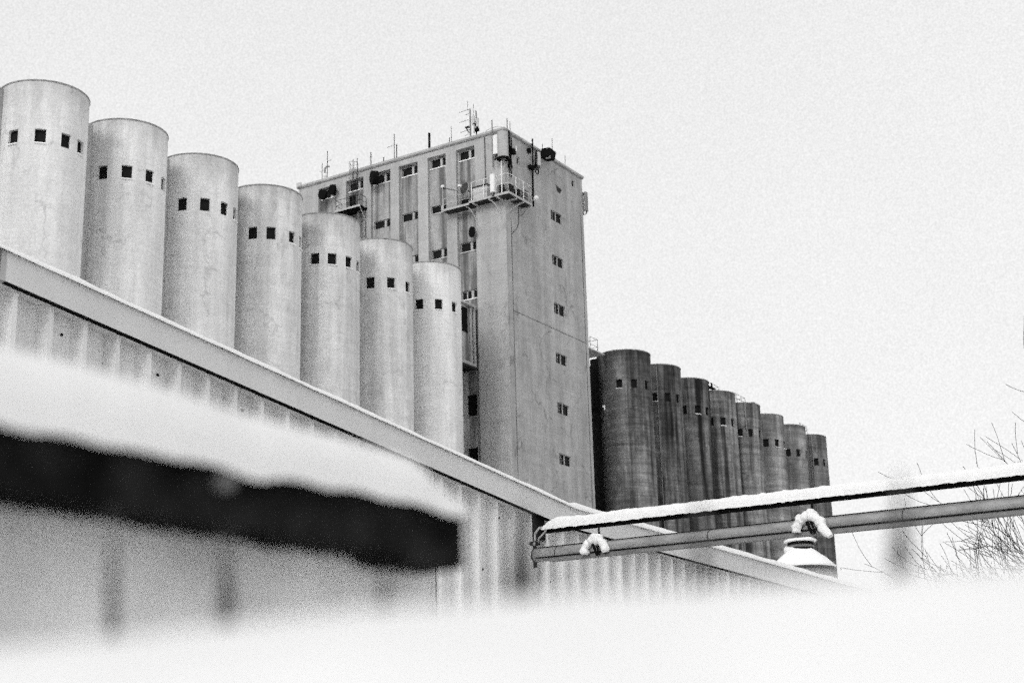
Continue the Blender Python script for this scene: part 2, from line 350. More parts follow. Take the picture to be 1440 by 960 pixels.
def tower_window(h, side):
    a, b, z0, z1, kind = h
    if side == 'L':
        P = lambda u, z, d: Vector((u, Y1+RC+d, z)); bx = lambda mb, u0, u1, za, zb, d0, d1: mb.box(u0, u1, Y1+RC+d0, Y1+RC+d1, za, zb); D = .16
    else:
        P = lambda u, z, d: Vector((X1-d, u, z)); bx = lambda mb, u0, u1, za, zb, d0, d1: mb.box(X1-d1, X1-d0, u0, u1, za, zb); D = .14
    nm = 'doorway' if (kind == 'o' and z1-z0 > 1.2) else 'window'
    fr = MB(); t = .045 if kind not in 'fg' else (.06 if kind == 'f' else .028)
    d0, d1 = D-.04, D+.02
    bx(fr, a+.002, a+t, z0, z1, d0, d1); bx(fr, b-t, b-.002, z0, z1, d0, d1); bx(fr, a+t, b-t, z1-t, z1-.002, d0, d1); bx(fr, a+t, b-t, z0+.002, z0+t, d0, d1)
    if kind in 'wdf':
        c = a+(b-a)*.62; bx(fr, c-.11, c+.11, z0+t, z1-t, d0-.06, d1)
        if kind == 'f':
            c2 = a+(b-a)*.3; bx(fr, c2-.05, c2+.05, z0+t, z1-t, d0-.01, d1)
    if kind == 'g':
        c = a+(b-a)*.5; bx(fr, c-.035, c+.035, z0+t, z1-t, d0-.02, d1)
        for c2 in (a+(b-a)*.22, ): bx(fr, c2-.012, c2+.012, z0+t, z1-t, d0-.0, d1)
    w_ = obj(nm, fr, M['frame'] if kind in 'wfg' else (M['tow_l'] if kind == 'd' else (M['lgrey'] if kind == 's' else M['dsteel'])), tower)
    pn = MB(); pn.quad(P(a, z0, D+.03), P(b, z0, D+.03), P(b, z1, D+.03), P(a, z1, D+.03))
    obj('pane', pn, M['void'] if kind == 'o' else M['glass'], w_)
    if kind in 'wf' or (kind == 'd' and a > -72):
        sl = MB(); bx(sl, a-.03, b+.03, z0-.05, z0+.03, -.07, D-.05); obj('snowy_sill', sl, M['snow'] if kind != 'd' else M['lgrey'], w_)
for h in wl: tower_window(h, 'L')
for h in wr: tower_window(h, 'R')
# seams, cables and conduits lying on the gable wall
js = MB(); js.box(X1, X1+.012, 103.5, 115.3, 38.34, 38.375); js.box(X1, X1+.02, 103.4, 103.43, -1.6, 46.4); js.box(X1, X1+.02, 115.32, 115.36, -1.6, 50.3)
js.tube([(X1+.02, 103.42, 44.6), (X1+.02, 103.45, 45.0), (X1+.02, 104.4, 45.9), (X1+.02, 104.62, 46.4), (X1+.02, 104.65, 48)], .025, 6)
js.tube([(X1+.02, 104.62, 46.9), (X1+.02, 105.4, 47.4), (X1+.02, 106.6, 48.6)], .012, 5)
js.tube([(-66.02, Y1-.03, 53.9), (-66.02, Y1-.03, 51), (-66.0, Y1-.03, 48)], .035, 6)
obj('conduit', js, M['dsteel'], tower)
br = MB()   # knocked-out render patch
br.add([(X1+.006, 111.05, 51.9), (X1+.006, 111.35, 51.85), (X1+.006, 112.1, 51.75), (X1+.006, 111.9, 51.5), (X1+.006, 111.75, 51.25), (X1+.006, 111.3, 51.35)], [(0, 5, 4, 3, 2, 1)])
obj('broken_render', br, M['dsteel'], tower)
# broken top corner piece at the far left of the roof line
cb = MB(); cb.tube([(-86.2, Y1-.05, 53.9), (-86.2, Y1-.05, 51.0)], .07, 8); cb.box(-86.4, -85.9, Y1-.3, Y1-.142, 54.15, 54.5); obj('gutter_outlet', cb, M['lgrey'], tower)

# gallery between the last pale silo and the tower
gal = thing('connecting_gallery', (-69, 100, 33.8), 'boxed gallery with framed dark opening between pale silo and tower', 'gallery')
gb = MB(); gb.box(-71, -67.45, 96.6, Y1+.1, 33.9, 38.95); obj('gallery_wall', gb, M['tow_p'], gal)
gr = MB()
gr.box(-71, -67.2, 96.6, Y1-.005, 38.95, 39.12); gr.box(-67.449, -67.28, 96.6, Y1-.005, 33.9, 34.15)
gr.box(-67.449, -67.28, 102.35, 102.55, 34.15, 38.95); gr.box(-67.449, -67.33, 101.9, 102.1, 34.15, 38.95)
obj('trim', gr, M['frame'], gal)
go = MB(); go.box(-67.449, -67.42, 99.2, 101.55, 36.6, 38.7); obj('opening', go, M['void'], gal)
gs = MB(); gs.box(-67.449, -67.43, 102.12, 102.33, 34.2, 38.9); gs.box(-67.449, -67.43, 102.56, 102.62, 34.2, 38.9); gs.box(-71, -67.3, 96.6, Y1-.01, 33.72, 33.898); obj('joint', gs, M['dsteel'], gal)

# ------------------------------------------------------------------ service platforms and railings
def rail_run(mb, pts, z0, hs=(.55, 1.1), post=.035, r=.022, step=1.1):
    for p, q in zip(pts[:-1], pts[1:]):
        p, q = Vector((p[0], p[1], z0)), Vector((q[0], q[1], z0)); L = (q-p).length; n = max(1, round(L/step))
        for k in range(n+1):
            c = p.lerp(q, k/n); mb.tube([c, c+Vector((0, 0, hs[-1]))], post*.5, 6)
        for h in hs: mb.tube([p+Vector((0, 0, h)), q+Vector((0, 0, h))], r, 6)
pf = thing('corner_platform', (-64, 102, 47.9), 'steel maintenance platform wrapped round the upper corner of the tower', 'platform')
m_ = MB(); m_.box(-67.1, -63.2, 101.7, Y1-.004, 47.86, 47.98); m_.box(X1+.004, -63.2, Y1-.004, 105.35, 47.86, 47.98)
m_.box(-69.85, -67.103, 101.75, Y1+.1, 47.78, 47.88); obj('deck', m_, M['dsteel'], pf)
m_ = MB(); m_.box(-67.1, -63.17, 101.66, 101.698, 47.86, 48.05); m_.box(-63.198, -63.16, 101.7, 105.35, 47.86, 48.05); m_.box(-69.87, -67.13, 101.70, 101.748, 47.76, 47.94); obj('edge_beam', m_, M['frame'], pf)
m_ = MB(); rail_run(m_, [(-69.8, 101.8), (-67.2, 101.8)], 47.9, (.5, 1.0)); obj('lower_railing', m_, M['lgrey'], pf)
m_ = MB(); rail_run(m_, [(-66.9, 101.75), (-63.25, 101.75), (-63.25, 105.3), (-64.0, 105.3)], 48.0, (.85, 1.7), post=.07); m_.tube([(-63.9, 101.76, 48.0), (-63.9, 101.76, 50.9)], .045, 6); obj('railing', m_, M['white'], pf)
m_ = MB()
for x in (-67.6, -65.2):
    m_.tube([(x, 101.8, 47.8), (x+.35, 102.0, 47.5), (x+.6, 102.35, 46.9), (x+.65, 102.58, 46.2)], .035, 6)
m_.tube([(-63.25, 104.1, 47.85), (-63.8, 103.3, 47.2), (X1+.02, 102.8, 46.75)], .03, 6)
for y in (102.9, 104.0, 105.2): m_.box(X1+.004, -63.2, y, y+.1, 47.74, 47.858)
for x in (-66.8, -65.2, -64.4): m_.box(x, x+.1, 101.7, Y1-.004, 47.74, 47.858)
obj('brace', m_, M['lgrey'], pf)
cab = thing('equipment_cabinet', (-66.3, 102.3, 48.0), 'low grey cabinet standing on the platform left of the tower corner', 'cabinet')
m_ = MB(); m_.box(-66.95, -65.5, 102.0, 102.5, 48.0, 49.25); obj('cabinet_body', m_, M['lgrey'], cab)
m_ = MB(); m_.box(-67.0, -65.45, 101.95, 102.55, 49.25, 49.36); obj('lid', m_, M['dsteel'], cab)
def eq_box(x0, x1, y0, y1, z0, z1, mat, label):
    t = thing('radio_unit', ((x0+x1)/2, (y0+y1)/2, z0), label, 'radio unit', 'radio units on the corner platform')
    m_ = MB(); m_.box(x0, x1, y0, y1, z0, z1); obj('housing', m_, mat, t)
    m_ = MB()
    for k in range(5):
        zz = z0+(z1-z0)*(k+.5)/5
        m_.box(x0-.03, x1+.03, y0-.03, y1+.03, zz-.02, zz+.02)
    m_.tube([((x0+x1)/2, y0-.02, z0+.05), ((x0+x1)/2+.06, y0-.12, z0-.03), ((x0+x1)/2+.12, y0-.03, z0+.02)], .02, 6)
    obj('cooling_fins', m_, M['black'], t)
eq_box(-64.35, -64.0, 102.05, 102.35, 48.05, 49.0, M['dsteel'], 'black finned radio unit left of the railing corner on the platform')
eq_box(-63.75, -63.45, 102.6, 102.95, 48.05, 49.1, M['dsteel'], 'black finned radio unit just right of the railing corner')
eq_box(-63.75, -63.45, 103.5, 103.9, 48.05, 48.95, M['dsteel'], 'black finned radio unit in the middle of the right platform arm')
eq_box(-63.75, -63.4, 104.5, 105.0, 48.05, 49.2, M['mgrey'], 'grey finned radio unit at the right end of the platform')
bal = thing('balcony', (-79.9, 102.2, 50.3), 'small steel balcony with railing outside the dark tower doorway', 'balcony')
m_ = MB(); m_.box(-81.3, -78.5, 101.6, Y1+.28, 50.22, 50.36); obj('deck', m_, M['black'], bal)
m_ = MB(); m_.box(-81.32, -78.48, 101.56, 101.598, 50.24, 50.42); obj('edge_beam', m_, M['frame'], bal)
m_ = MB(); rail_run(m_, [(-81.25, 102.5), (-81.25, 101.65), (-78.55, 101.65), (-78.55, 102.5)], 50.36, (.5, 1.0)); obj('railing', m_, M['dsteel'], bal)
m_ = MB(); m_.tube([(-78.55, 101.65, 50.2), (-78.55, 102.6, 49.0)], .03, 6); m_.tube([(-81.2, 101.65, 50.2), (-81.2, 102.6, 49.0)], .03, 6); obj('brace', m_, M['lgrey'], bal)
def ladder(x, y, z0, z1, cage0, label, hoopr=.38, w=.24):
    t = thing('caged_ladder', (x, y, z0), label, 'ladder', 'caged ladders on the tower')
    m_ = MB()
    for s_ in (-1, 1): m_.tube([(x+s_*w, y, z0), (x+s_*w, y, z1)], .03, 6)
    obj('side_rail', m_, M['dsteel'], t)
    m_ = MB(); z = z0+.15
    while z < z1: m_.tube([(x-w, y, z), (x+w, y, z)], .015, 5); z += .3
    obj('rungs', m_, M['dsteel'], t)
    m_ = MB(); z = cage0
    hoop = lambda zz: [(x+hoopr*math.cos(a), y-.1-(hoopr+.2)*math.sin(a), zz) for a in [math.pi*k/8 for k in range(9)]]
    while z < z1+.01: m_.tube(hoop(z), .02, 5); z += .75
    for k in (0, 2, 4, 6, 8):
        p = hoop(0)[k]; m_.tube([(p[0], p[1], cage0), (p[0], p[1], z-.75)], .016, 5)
    obj('cage', m_, M['mgrey'], t)
ladder(-79.75, Y1-.15, 50.36, 55.3, 53.3, 'caged ladder rising from the steel balcony over the tower roof edge')
ladder(-78.95, Y1-.0, 45.5, 50.2, 46.2, 'caged ladder hanging below the steel balcony between tower pilasters')

# ------------------------------------------------------------------ dishes and antennas
def dish(c, n, r, label, cat='dish', mat=None, drum=.25, group='dish antennas on the tower', lnb=False, fit=None):
    c = Vector(c); n = Vector(n).normalized(); t = thing('dish_antenna', c, label, cat, group)
    a = n.cross(Vector((0, 0, 1))).normalized(); b = a.cross(n); mat = mat or M['black']
    def ring(rr, d): return [c+n*d+(a*math.cos(2*math.pi*k/32)+b*math.sin(2*math.pi*k/32))*rr for k in range(32)]
    m_ = MB(); prof = [(r, 0), (r, -drum), (r*.7, -drum-.1*r), (.06, -drum-.2*r)]
    rs = [ring(*p) for p in prof]
    for A, B in zip(rs[:-1], rs[1:]): m_.add(A+B, [(k, (k+1) % 32, 32+(k+1) % 32, 32+k) for k in range(32)], True)
    obj('shroud', m_, mat, t)
    m_ = MB(); rs = [ring(r*.985, -.01), ring(r*.6, .02 if not lnb else -.10), ring(.02, .03 if not lnb else -.14)]
    for A, B in zip(rs[:-1], rs[1:]): m_.add(A+B, [(k, (k+1) % 32, 32+(k+1) % 32, 32+k) for k in range(32)], True)
    obj('reflector', m_, mat if not lnb else M['stake'], t)
    m_ = MB(); e_ = c-n*(drum+.2*r); w_ = Vector(fit) if fit else Vector((e_.x, Y1+.02, e_.z))
    m_.tube([c-n*(drum*.9), e_, w_], .045, 6)
    if lnb: m_.tube([c-b*r*.9, c-b*r*.5+n*.55*r, c+n*.9*r+b*.1], .02, 5)
    obj('bracket', m_, M['dsteel'], t)
    if lnb:
        m_ = MB(); q = c+n*.9*r+b*.1; m_.obox(q, n*.12, a*.10, b*.10); obj('feed_horn', m_, M['white'], t)
    return t
VD = (-.15, -1, -.08)
dish((-83.15, 102.0, 52.55), (-.1, -1, -.1), .47, 'left one of the two black drum dishes near the far roof corner')
dish((-82.05, 102.0, 52.75), (-.3, -1, -.15), .47, 'right one of the two black drum dishes, with a pale spot on its side')
dish((-77.5, 101.9, 52.75), (-.75, -1, -.1), .62, 'large black drum dish in front of a top window, next to the ladder', drum=.55)
dish((-67.3, 102.2, 45.53), (-.5, -1, -.05), .46, 'flat black round dish alone on the corner bay below the platform', drum=.12)
dish((-67.65, 101.8, 49.35), (-.35, -.93, .12), .55, 'grey open dish with white feed horn on the lower platform', mat=M['lgrey'], drum=.06, lnb=True, fit=(-67.2, 101.9, 49.0))
# small floodlight-like white balls on poles
def globe(p, base, r, label):
    t = thing('globe_lamp', base, label, 'lamp', 'white globes on the platform rails')
    m_ = MB(); m_.tube([base, (p[0], p[1], p[2]-r*.8)], .03, 6); obj('stem', m_, M['lgrey'], t)
    m_ = MB(); m_.lathe(p, [(r*math.cos(a), r*math.sin(a)) for a in [math.pi*(k/10-.5) for k in range(11)]], 20); obj('globe', m_, M['white'], t)
globe((-69.85, 101.8, 50.05), (-69.85, 101.8, 47.88), .17, 'white globe on a thin pole at the left end of the lower platform')
globe((-63.1, 105.9, 48.75), (-63.3, 105.3, 48.4), .22, 'white globe at the right end of the corner platform')
arm = MB(); arm.tube([(-64.9, 102.0, 49.95), (-63.9, 101.85, 49.5)], .08, 6) if False else None; arm.tube([(-69.75, 101.8, 49.9), (-68.6, 102.0, 49.45)], .035, 6); arm.tube([(-69.9, 101.8, 49.95), (-69.6, 101.8, 49.8)], .07, 6)
tag(obj('bracket_arm', arm, M['dsteel'], None, (-69.8, 101.8, 49.9)), 'thin dark arm reaching right from the white globe pole', 'bracket')
def panel(x0, x1, y, z0, z1, label, d=.14, mat=None, yax=False, mast=None):
    t = thing('panel_antenna', ((x0+x1)/2, y, z0) if not yax else (y, (x0+x1)/2, z0), label, 'antenna', 'panel antennas on the tower')
    m_ = MB(); n = 8; w_ = (x1-x0)/2; pts = [(-w_, d), (-w_, .02), (-w_*.8, -.05), (0, -.08), (w_*.8, -.05), (w_, .02), (w_, d)]
    c = (x0+x1)/2
    P = (lambda a, b, z: (c+a, y+b, z)) if not yax else (lambda a, b, z: (y-b, c+a, z))
    lo = [P(a, b, z0) for a, b in pts]; hi = [P(a, b, z1) for a, b in pts]; k = len(pts)
    m_.add(lo+hi, [(j, (j+1) % k, k+(j+1) % k, k+j) for j in range(k)]+[tuple(range(k)), tuple(range(k, 2*k))])
    obj('radome', m_, mat or M['white'], t)
    m_ = MB()
    for zz in (z0+.12, z1-.12): m_.obox(P(0, d+.1, zz), Vector((.1, 0, 0)), Vector((0, .1, 0)), Vector((0, 0, .05)))
    m_.tube([P(0, d+.2, z0-.35), P(0, d+.2, z1+.1)], .045, 8)
    m_.tube([P(-.08, .05, z0), P(-.08, .06, z0-.25), P(.05, d+.12, z0-.3)], .03, 6); m_.tube([P(.08, .05, z0), P(.06, .06, z0-.2), P(.02, d+.12, z0-.25)], .03, 6)
    obj('mount', m_, M['dsteel'], t)
panel(-64.97, -64.47, 102.2, 51.9, 53.6, 'white panel antenna high on the left face at the tower corner')
panel(-64.87, -64.43, 101.45, 48.2, 49.8, 'white panel antenna standing in front of the corner platform railing')
panel(107.6, 107.95, -63.75, 52.5, 53.75, 'pale panel antenna beside the black pole on the right face', yax=True, mat=M['lgrey'])
panel(115.75, 116.2, -63.8, 50.9, 52.7, 'grey panel antenna sticking out at the far right edge of the tower', yax=True, mat=M['mgrey'])
# grey shroud at the corner
t = thing('antenna_shroud', (-64.0, 102.35, 51.3), 'grey curved shroud with black base clamp on the very corner of the tower', 'antenna shroud')
m_ = MB(); m_.lathe((-64.1, 102.42, 0), [(.02, 53.75), (.46, 53.75), (.46, 51.45), (.02, 51.45)], 28); obj('shell', m_, M['tow_l'], t)
m_ = MB(); m_.lathe((-64.1, 102.42, 0), [(.3, 51.46), (.52, 51.46), (.52, 51.3), (.3, 51.3)], 24); m_.tube([(-64.75, 102.3, 51.55), (-64.7, 102.0, 51.3), (-64.4, 101.95, 51.28), (-64.1, 101.93, 51.3)], .05, 6); obj('clamp', m_, M['black'], t)
t = thing('cable_bundle', (-63.95, 103.3, 50.5), 'thick black cable bundle running down the right face beside the corner', 'cables')
m_ = MB(); rng = random.Random(5)
for k in range(7):
    y = 103.05+k*.085; pts = [(-64.0+rng.uniform(-.03, .05), y+rng.uniform(-.06, .06), z) for z in [54.2-j*.42 for j in range(9+k % 3)]]
    m_.tube(pts, .035, 6)
obj('cables', m_, M['black'], t)
m_ = MB(); m_.box(-64.05, -63.75, 103.5, 103.95, 52.2, 52.65); m_.box(-64.05, -63.8, 103.0, 103.3, 53.0, 53.5); obj('junction_box', m_, M['black'], t)
m_ = MB(); m_.box(-63.748, -63.70, 103.85, 103.98, 52.5, 52.95); obj('cover_plate', m_, M['white'], t)
t = thing('cable_mast', (-63.85, 106.75, 48.5), 'tall black pole with cable loop fixed to the right face of the tower', 'mast')
m_ = MB(); m_.tube([(-63.85, 106.85, 54.7), (-63.85, 106.8, 52.0)], .07, 8); m_.tube([(-63.85, 106.72, 52.0), (-63.85, 106.65, 48.4)], .09, 8); obj('pole', m_, M['black'], t)
m_ = MB(); m_.box(-64.1, -63.8, 106.35, 107.0, 51.85, 52.15); m_.box(-64.1, -63.85, 106.3, 106.6, 53.3, 53.7); obj('clamp', m_, M['black'], t)
m_ = MB(); m_.tube([(-63.8, 107.35+.28*math.sin(a)*1.1, 51.95+.34*math.cos(a)) for a in [2*math.pi*k/16 for k in range(17)]], .05, 6); m_.tube([(-63.8, 106.9, 52.1), (-63.8, 107.1, 52.5), (-63.8, 107.3, 52.9), (-63.8, 107.3, 53.8)], .05, 6)
m_.tube([(-63.8, 107.2, 52.2), (-63.8, 107.3, 53.6)], .06, 6); obj('cable_loop', m_, M['black'], t)
t = thing('floodlight', (-63.6, 108.8, 53.6), 'black box floodlight hanging over the right roof edge of the tower', 'floodlight')
m_ = MB(); m_.obox((-63.5, 108.85, 53.85), Vector((.35, .1, 0)), Vector((-.12, .75, .05)), Vector((.1, 0, .36))); obj('housing', m_, M['black'], t)
m_ = MB(); m_.obox((-63.42, 108.65, 53.50), Vector((.22, .05, 0)), Vector((-.06, .2, 0)), Vector((.0, 0, .03))); obj('lens', m_, M['lgrey'], t)
m_ = MB(); m_.tube([(-63.6, 109.6, 53.8), (-63.5, 110.1, 53.9), (-64.0, 110.1, 54.3)], .04, 6); m_.tube([(-63.6, 109.5, 54.0), (-64.0, 110.1, 54.3)], .03, 6); obj('bracket', m_, M['mgrey'], t)
def mast(x, y, z0, z1, r, label, bars=(), extra=None, mat=None):
    t = thing('roof_mast', (x, y, z0), label, 'mast', 'masts and aerials on the tower roof')
    m_ = MB(); m_.tube([(x, y, z0), (x, y, z1)], r, 7); obj('pole', m_, mat or M['dsteel'], t)
    if bars:
        m_ = MB()
        for dx0, dx1, zz in bars: m_.tube([(x+dx0, y, zz), (x+dx1, y-.05, zz)], .022, 5)
        obj('crossbar', m_, M['mgrey'], t)
    return t
YR = 102.95
t = mast(-83.3, YR, 54.3, 57.1, .035, 'thin mast above the two black dishes, white lamp at its foot', [(0, .5, 56.1), (-.2, .1, 55.6)])
m_ = MB(); m_.lathe((-83.45, YR-.1, 54.75), [(.22*math.cos(a), .22*math.sin(a)) for a in [math.pi*(k/8-.5) for k in range(9)]], 16); obj('lamp', m_, M['white'], t)
m_ = MB(); m_.tube([(-83.5, YR-.1, 55.0), (-83.5, YR-.1, 55.35), (-83.35, YR-.1, 55.55), (-83.0, YR-.1, 55.5)], .08, 7); obj('lamp_arm', m_, M['mgrey'], t)
mast(-83.9, YR, 54.3, 56.1, .028, 'short thin aerial left of the mast with the white lamp', [(-.3, .25, 55.3)])
mast(-78.35, YR, 54.3, 55.75, .045, 'short cross-shaped mast right of the caged roof ladder', [(-.15, .2, 55.3)])
mast(-76.93, YR, 54.3, 54.9, .05, 'stub mast, shortest on the roof edge')
mast(-75.75, YR, 54.3, 56.85, .032, 'thin aerial with one side arm above the third bay', [(-.8, 0, 55.75)])
mast(-75.5, YR, 54.3, 55.8, .045, 'plain thin post just right of the aerial with one side arm')
mast(-71.98, YR, 54.3, 55.95, .11, 'thick black stub pipe standing on the roof edge', mat=M['black'])
mast(-69.65, YR, 54.3, 55.95, .022, 'hair-thin aerial right of the thick black stub')
mast(-69.85, YR, 54.3, 54.95, .04, 'tiny post left of the large yagi aerial')
t = mast(-67.8, YR+.2, 54.3, 57.2, .075, 'tall grey mast with five long horizontal aerial rods', [(-1.15, 0, 57.15), (-.5, 0, 56.75), (-1.15, 0, 56.2), (-1.1, .1, 55.25), (-.6, 0, 54.85)], mat=M['mgrey'])
m_ = MB(); m_.tube([(-68.05, YR+.2, 57.15), (-68.05, YR+.2, 58.0)], .02, 5); m_.tube([(-68.1, YR, 55.5), (-68.0, YR, 55.2), (-67.8, YR, 54.9)], .05, 6); m_.obox((-67.98, YR, 55.45), Vector((.18, 0, 0)), Vector((0, .1, 0)), Vector((0, 0, .06))); obj('side_arm', m_, M['dsteel'], t)
t = mast(-67.25, YR+.3, 54.3, 56.9, .05, 'mast carrying two stacked panel antennas beside the tall aerial', [(-.2, .3, 55.2), (-.2, .3, 55.9)], mat=M['black'])
m_ = MB(); m_.box(-67.55, -67.3, YR+.05, YR+.2, 55.7, 56.4); m_.box(-67.1, -66.92, YR+.05, YR+.2, 55.3, 56.1); m_.box(-67.42, -67.3, YR+.05, YR+.2, 54.8, 55.6); obj('panel', m_, M['lgrey'], t)
m_ = MB(); m_.box(-67.32, -66.98, YR+.1, YR+.35, 54.95, 55.25); m_.box(-67.5, -67.1, YR+.1, YR+.35, 55.5, 55.7); obj('clamp', m_, M['black'], t)
mast(-67.52, YR+.3, 56.2, 57.6, .02, 'whip aerial between the tall aerial mast and the panels')
mast(-65.15, 102.45, 50.9, 55.2, .055, 'long grey pole clamped to the left face near the corner', mat=M['mgrey'])
mast(-63.95, 102.95, 52.9, 55.2, .05, 'grey pole rising above the very corner of the tower', mat=M['mgrey'])
mast(-63.8, 103.15, 52.9, 54.95, .03, 'thinner pole right behind the corner pole', mat=M['mgrey'])
mast(-64.2, 109.1, 54.3, 55.15, .025, 'short hair-thin rod above the black floodlight')
mast(-64.2, 110.85, 54.3, 56.3, .025, 'taller hair-thin rod right of the black floodlight')
mast(-64.2, 113.05, 54.3, 55.4, .025, 'hair-thin rod near the right end of the roof edge')
tr = MB(); tr.tube([(-65.1+.5*math.cos(a)*1.6, 102.6, 54.35+.2*math.sin(a)) for a in [math.pi*k/10 for k in range(11)]], .03, 6)
tag(obj('cable_hoop', tr, M['lgrey'], None, (-65.1, 102.6, 54.3)), 'low pale hoop lying over the roof coping at the corner', 'cable hoop')
# railings on the right row
def handrail(y0, y1, x, z0, label, hs=(.5, 1.0)):
    m_ = MB(); rail_run(m_, [(x, y0), (x, y1)], z0, hs, post=.05, r=.025, step=1.3)
    rail_run(m_, [(x-1.2, y1), (x, y1)], z0, hs, post=.05, r=.025, step=1.3)
    t = thing('handrail', (x, y0, z0), label, 'railing', 'handrails on the dark silos'); obj('rails', m_, M['mgrey'], t)
handrail(119.5, 120.9, -66.0, 39.0, 'small handrail between the tower and the first dark silo', (.6, 1.3))
handrail(142.6, 145.6, -65.3, 40.0, 'handrail between the rims of third and fourth dark silos', (.45, .85))
handrail(149.0, 152.3, -65.3, 40.0, 'handrail above the rim left of the black rim box', (.5, 1.0))
handrail(167.6, 169.8, -65.3, 40.0, 'faint handrail before the last silo of the dark row', (.5, 1.1))
t = thing('landing', (-67, 120, 38.6), 'small snowy landing between the tower and the first dark silo', 'landing')
m_ = MB(); m_.box(-68.4, -65.6, 118.2, 121.5, 38.9, 39.0); obj('slab', m_, M['lgrey'], t)
t = thing('rim_box', (-64.6, 152.9, 40.0), 'small black box on the rim of the silo with the pale downpipe', 'box')
m_ = MB(); m_.box(-65.0, -64.4, 152.4, 153.2, 40.0, 40.45); obj('housing', m_, M['black'], t)
m_ = MB(); m_.box(-65.0, -64.5, 151.5, 152.39, 40.0, 40.3); obj('snow_top', m_, M['snow'], t)
t = thing('loading_beam', (-65, 143, 40.1), 'short black beam jutting out behind the third dark silo rim', 'beam')
m_ = MB(); m_.box(-65.2, -64.9, 141.2, 143.9, 40.1, 40.28); m_.box(-65.1, -64.95, 143.2, 143.3, 40.281, 40.75); obj('beam', m_, M['black'], t)
t = thing('wall_lamp', (-64.6, 119.4, 33.1), 'small dark lamp with bright lens on the wall beside the first dark silo', 'lamp')
m_ = MB(); m_.box(-68.5, -64.7, 118.7, 119.2, 33.1, 33.35); obj('arm', m_, M['black'], t); m_ = MB(); m_.box(-64.9, -64.7, 119.25, 119.4, 33.2, 33.6); obj('lens', m_, M['white'], t)

# ------------------------------------------------------------------ conical snow covered hood
hx, hy = -20.56, 51.95
t = thing('round_bin', (hx, hy, -1.6), 'small round bin with snow covered conical roof and dark louvred neck', 'bin')
m_ = MB(); m_.lathe((hx, hy, 0), [(.98, -1.6), (.98, 7.42)], 48); obj('bin_wall', m_, M['mgrey'], t)
m_ = MB(); m_.lathe((hx, hy, 0), [(.9, 7.46), (1.17, 7.46), (1.17, 7.50), (.42, 8.05)], 48); rf_ = obj('cone_roof', m_, M['dsteel'], t)
m_ = MB(); n_ = 64; rng = random.Random(9); prof = [(1.16, 7.505), (1.19, 7.56), (1.05, 7.68), (.86, 7.85), (.64, 8.03), (.44, 8.20)]
vs = []; fs = []
for j, (rr, zz) in enumerate(prof):
    for k in range(n_):
        a = 2*math.pi*k/n_; d = mnoise.noise(Vector((math.cos(a)*2, math.sin(a)*2, zz*3)))*.035
        vs.append((hx+(rr+d)*math.cos(a), hy+(rr+d)*math.sin(a), zz+d*.8))
for j in range(len(prof)-1):
    for k in range(n_): fs.append((j*n_+k, j*n_+(k+1) % n_, (j+1)*n_+(k+1) % n_, (j+1)*n_+k))
m_.add(vs, fs, True); obj('roof_snow', m_, M['snow'], t)
m_ = MB(); m_.lathe((hx, hy, 0), [(.42, 8.0), (.46, 8.2), (.42, 8.24), (.46, 8.32), (.42, 8.36), (.46, 8.46), (.56, 8.49)], 40); nk = obj('louvred_neck', m_, M['mgrey'], t)
m_ = MB(); m_.lathe((hx, hy, 0), [(.465, 8.16), (.465, 8.24)], 40); m_.lathe((hx, hy, 0), [(.465, 8.36), (.465, 8.44)], 40); obj('slot', m_, M['black'], nk)
m_ = MB(); m_.lathe((hx, hy, 0), [(.47, 8.45), (.57, 8.47), (.57, 8.53), (.42, 8.60), (.02, 8.64)], 40); obj('cap_snow', m_, M['snow'], t)
m_ = MB(); m_.tube([(hx+.44*math.cos(a), hy+.44*math.sin(a), 8.24+.02*math.sin(a*5)-.008*k) for k, a in enumerate([rad(-190+k*10) for k in range(11)])], [.19-.014*k for k in range(11)], 12); m_.v = [tuple(Vector(v)+mnoise.noise_vector(Vector(v)*5)*.05) for v in m_.v]
obj('neck_snow', m_, M['snow'], t)

# ------------------------------------------------------------------ corrugated shed
XS = -10.0
shed = thing('shed', (XS, 18, -1.6), 'corrugated metal shed with broad pale fascia and thin snow line on top', 'shed')
def ztop(y): return 4.44-.0925*(y-8.08) if y < 17.35 else 3.585-.004*(y-17.35)
def zbot(y): return 4.18-.0955*(y-8.08) if y < 17.05 else 3.325-.0085*(y-17.05)
cw = MB(); p = .385; y = 3.0-.02; prof = []
while y < 33:
    prof += [(y, 0.), (y+.215, 0.), (y+.24, .13), (y+.29, .13), (y+.315, 0.)]; y += p
for (ya, da), (yb, db) in zip(prof[:-1], prof[1:]):
    cw.quad((XS+da-.09, ya, -1.6), (XS+db-.09, yb, -1.6), (XS+db-.09, yb, min(zbot(yb)+.1, 4.6)), (XS+da-.09, ya, min(zbot(ya)+.1, 4.6)))
cwall = obj('corrugated_wall', cw, M['corr'], shed)
sb = MB()
for k, yy in enumerate([3.0+.385*j for j in range(0, 78)]):
    if k % 3 == 0:
        z = zbot(yy+.1)-.16; sb.obox((XS+.006-.09, yy+.09, z), Vector((.01, 0, 0)), Vector((0, .010, 0)), Vector((0, 0, .010)))
    if k % 2 == 0:
        z = 2.62; sb.obox((XS+.006-.09, yy+.09, z), Vector((.01, 0, 0)), Vector((0, .010, 0)), Vector((0, 0, .010)))
obj('screw_row', sb, M['black'], cwall)
sm = MB(); sm.box(XS-.089, XS+.045, 16.40, 16.66, 3.10, 3.375); sm.box(XS-.089, XS+.04, 16.40, 16.45, 2.74, 3.10); sm.box(XS+.006, XS+.0085, 14.31, 14.325, -1.6, 3.7); obj('sheet_joint', sm, M['black'], shed)
fa = MB(); fx = XS+.10
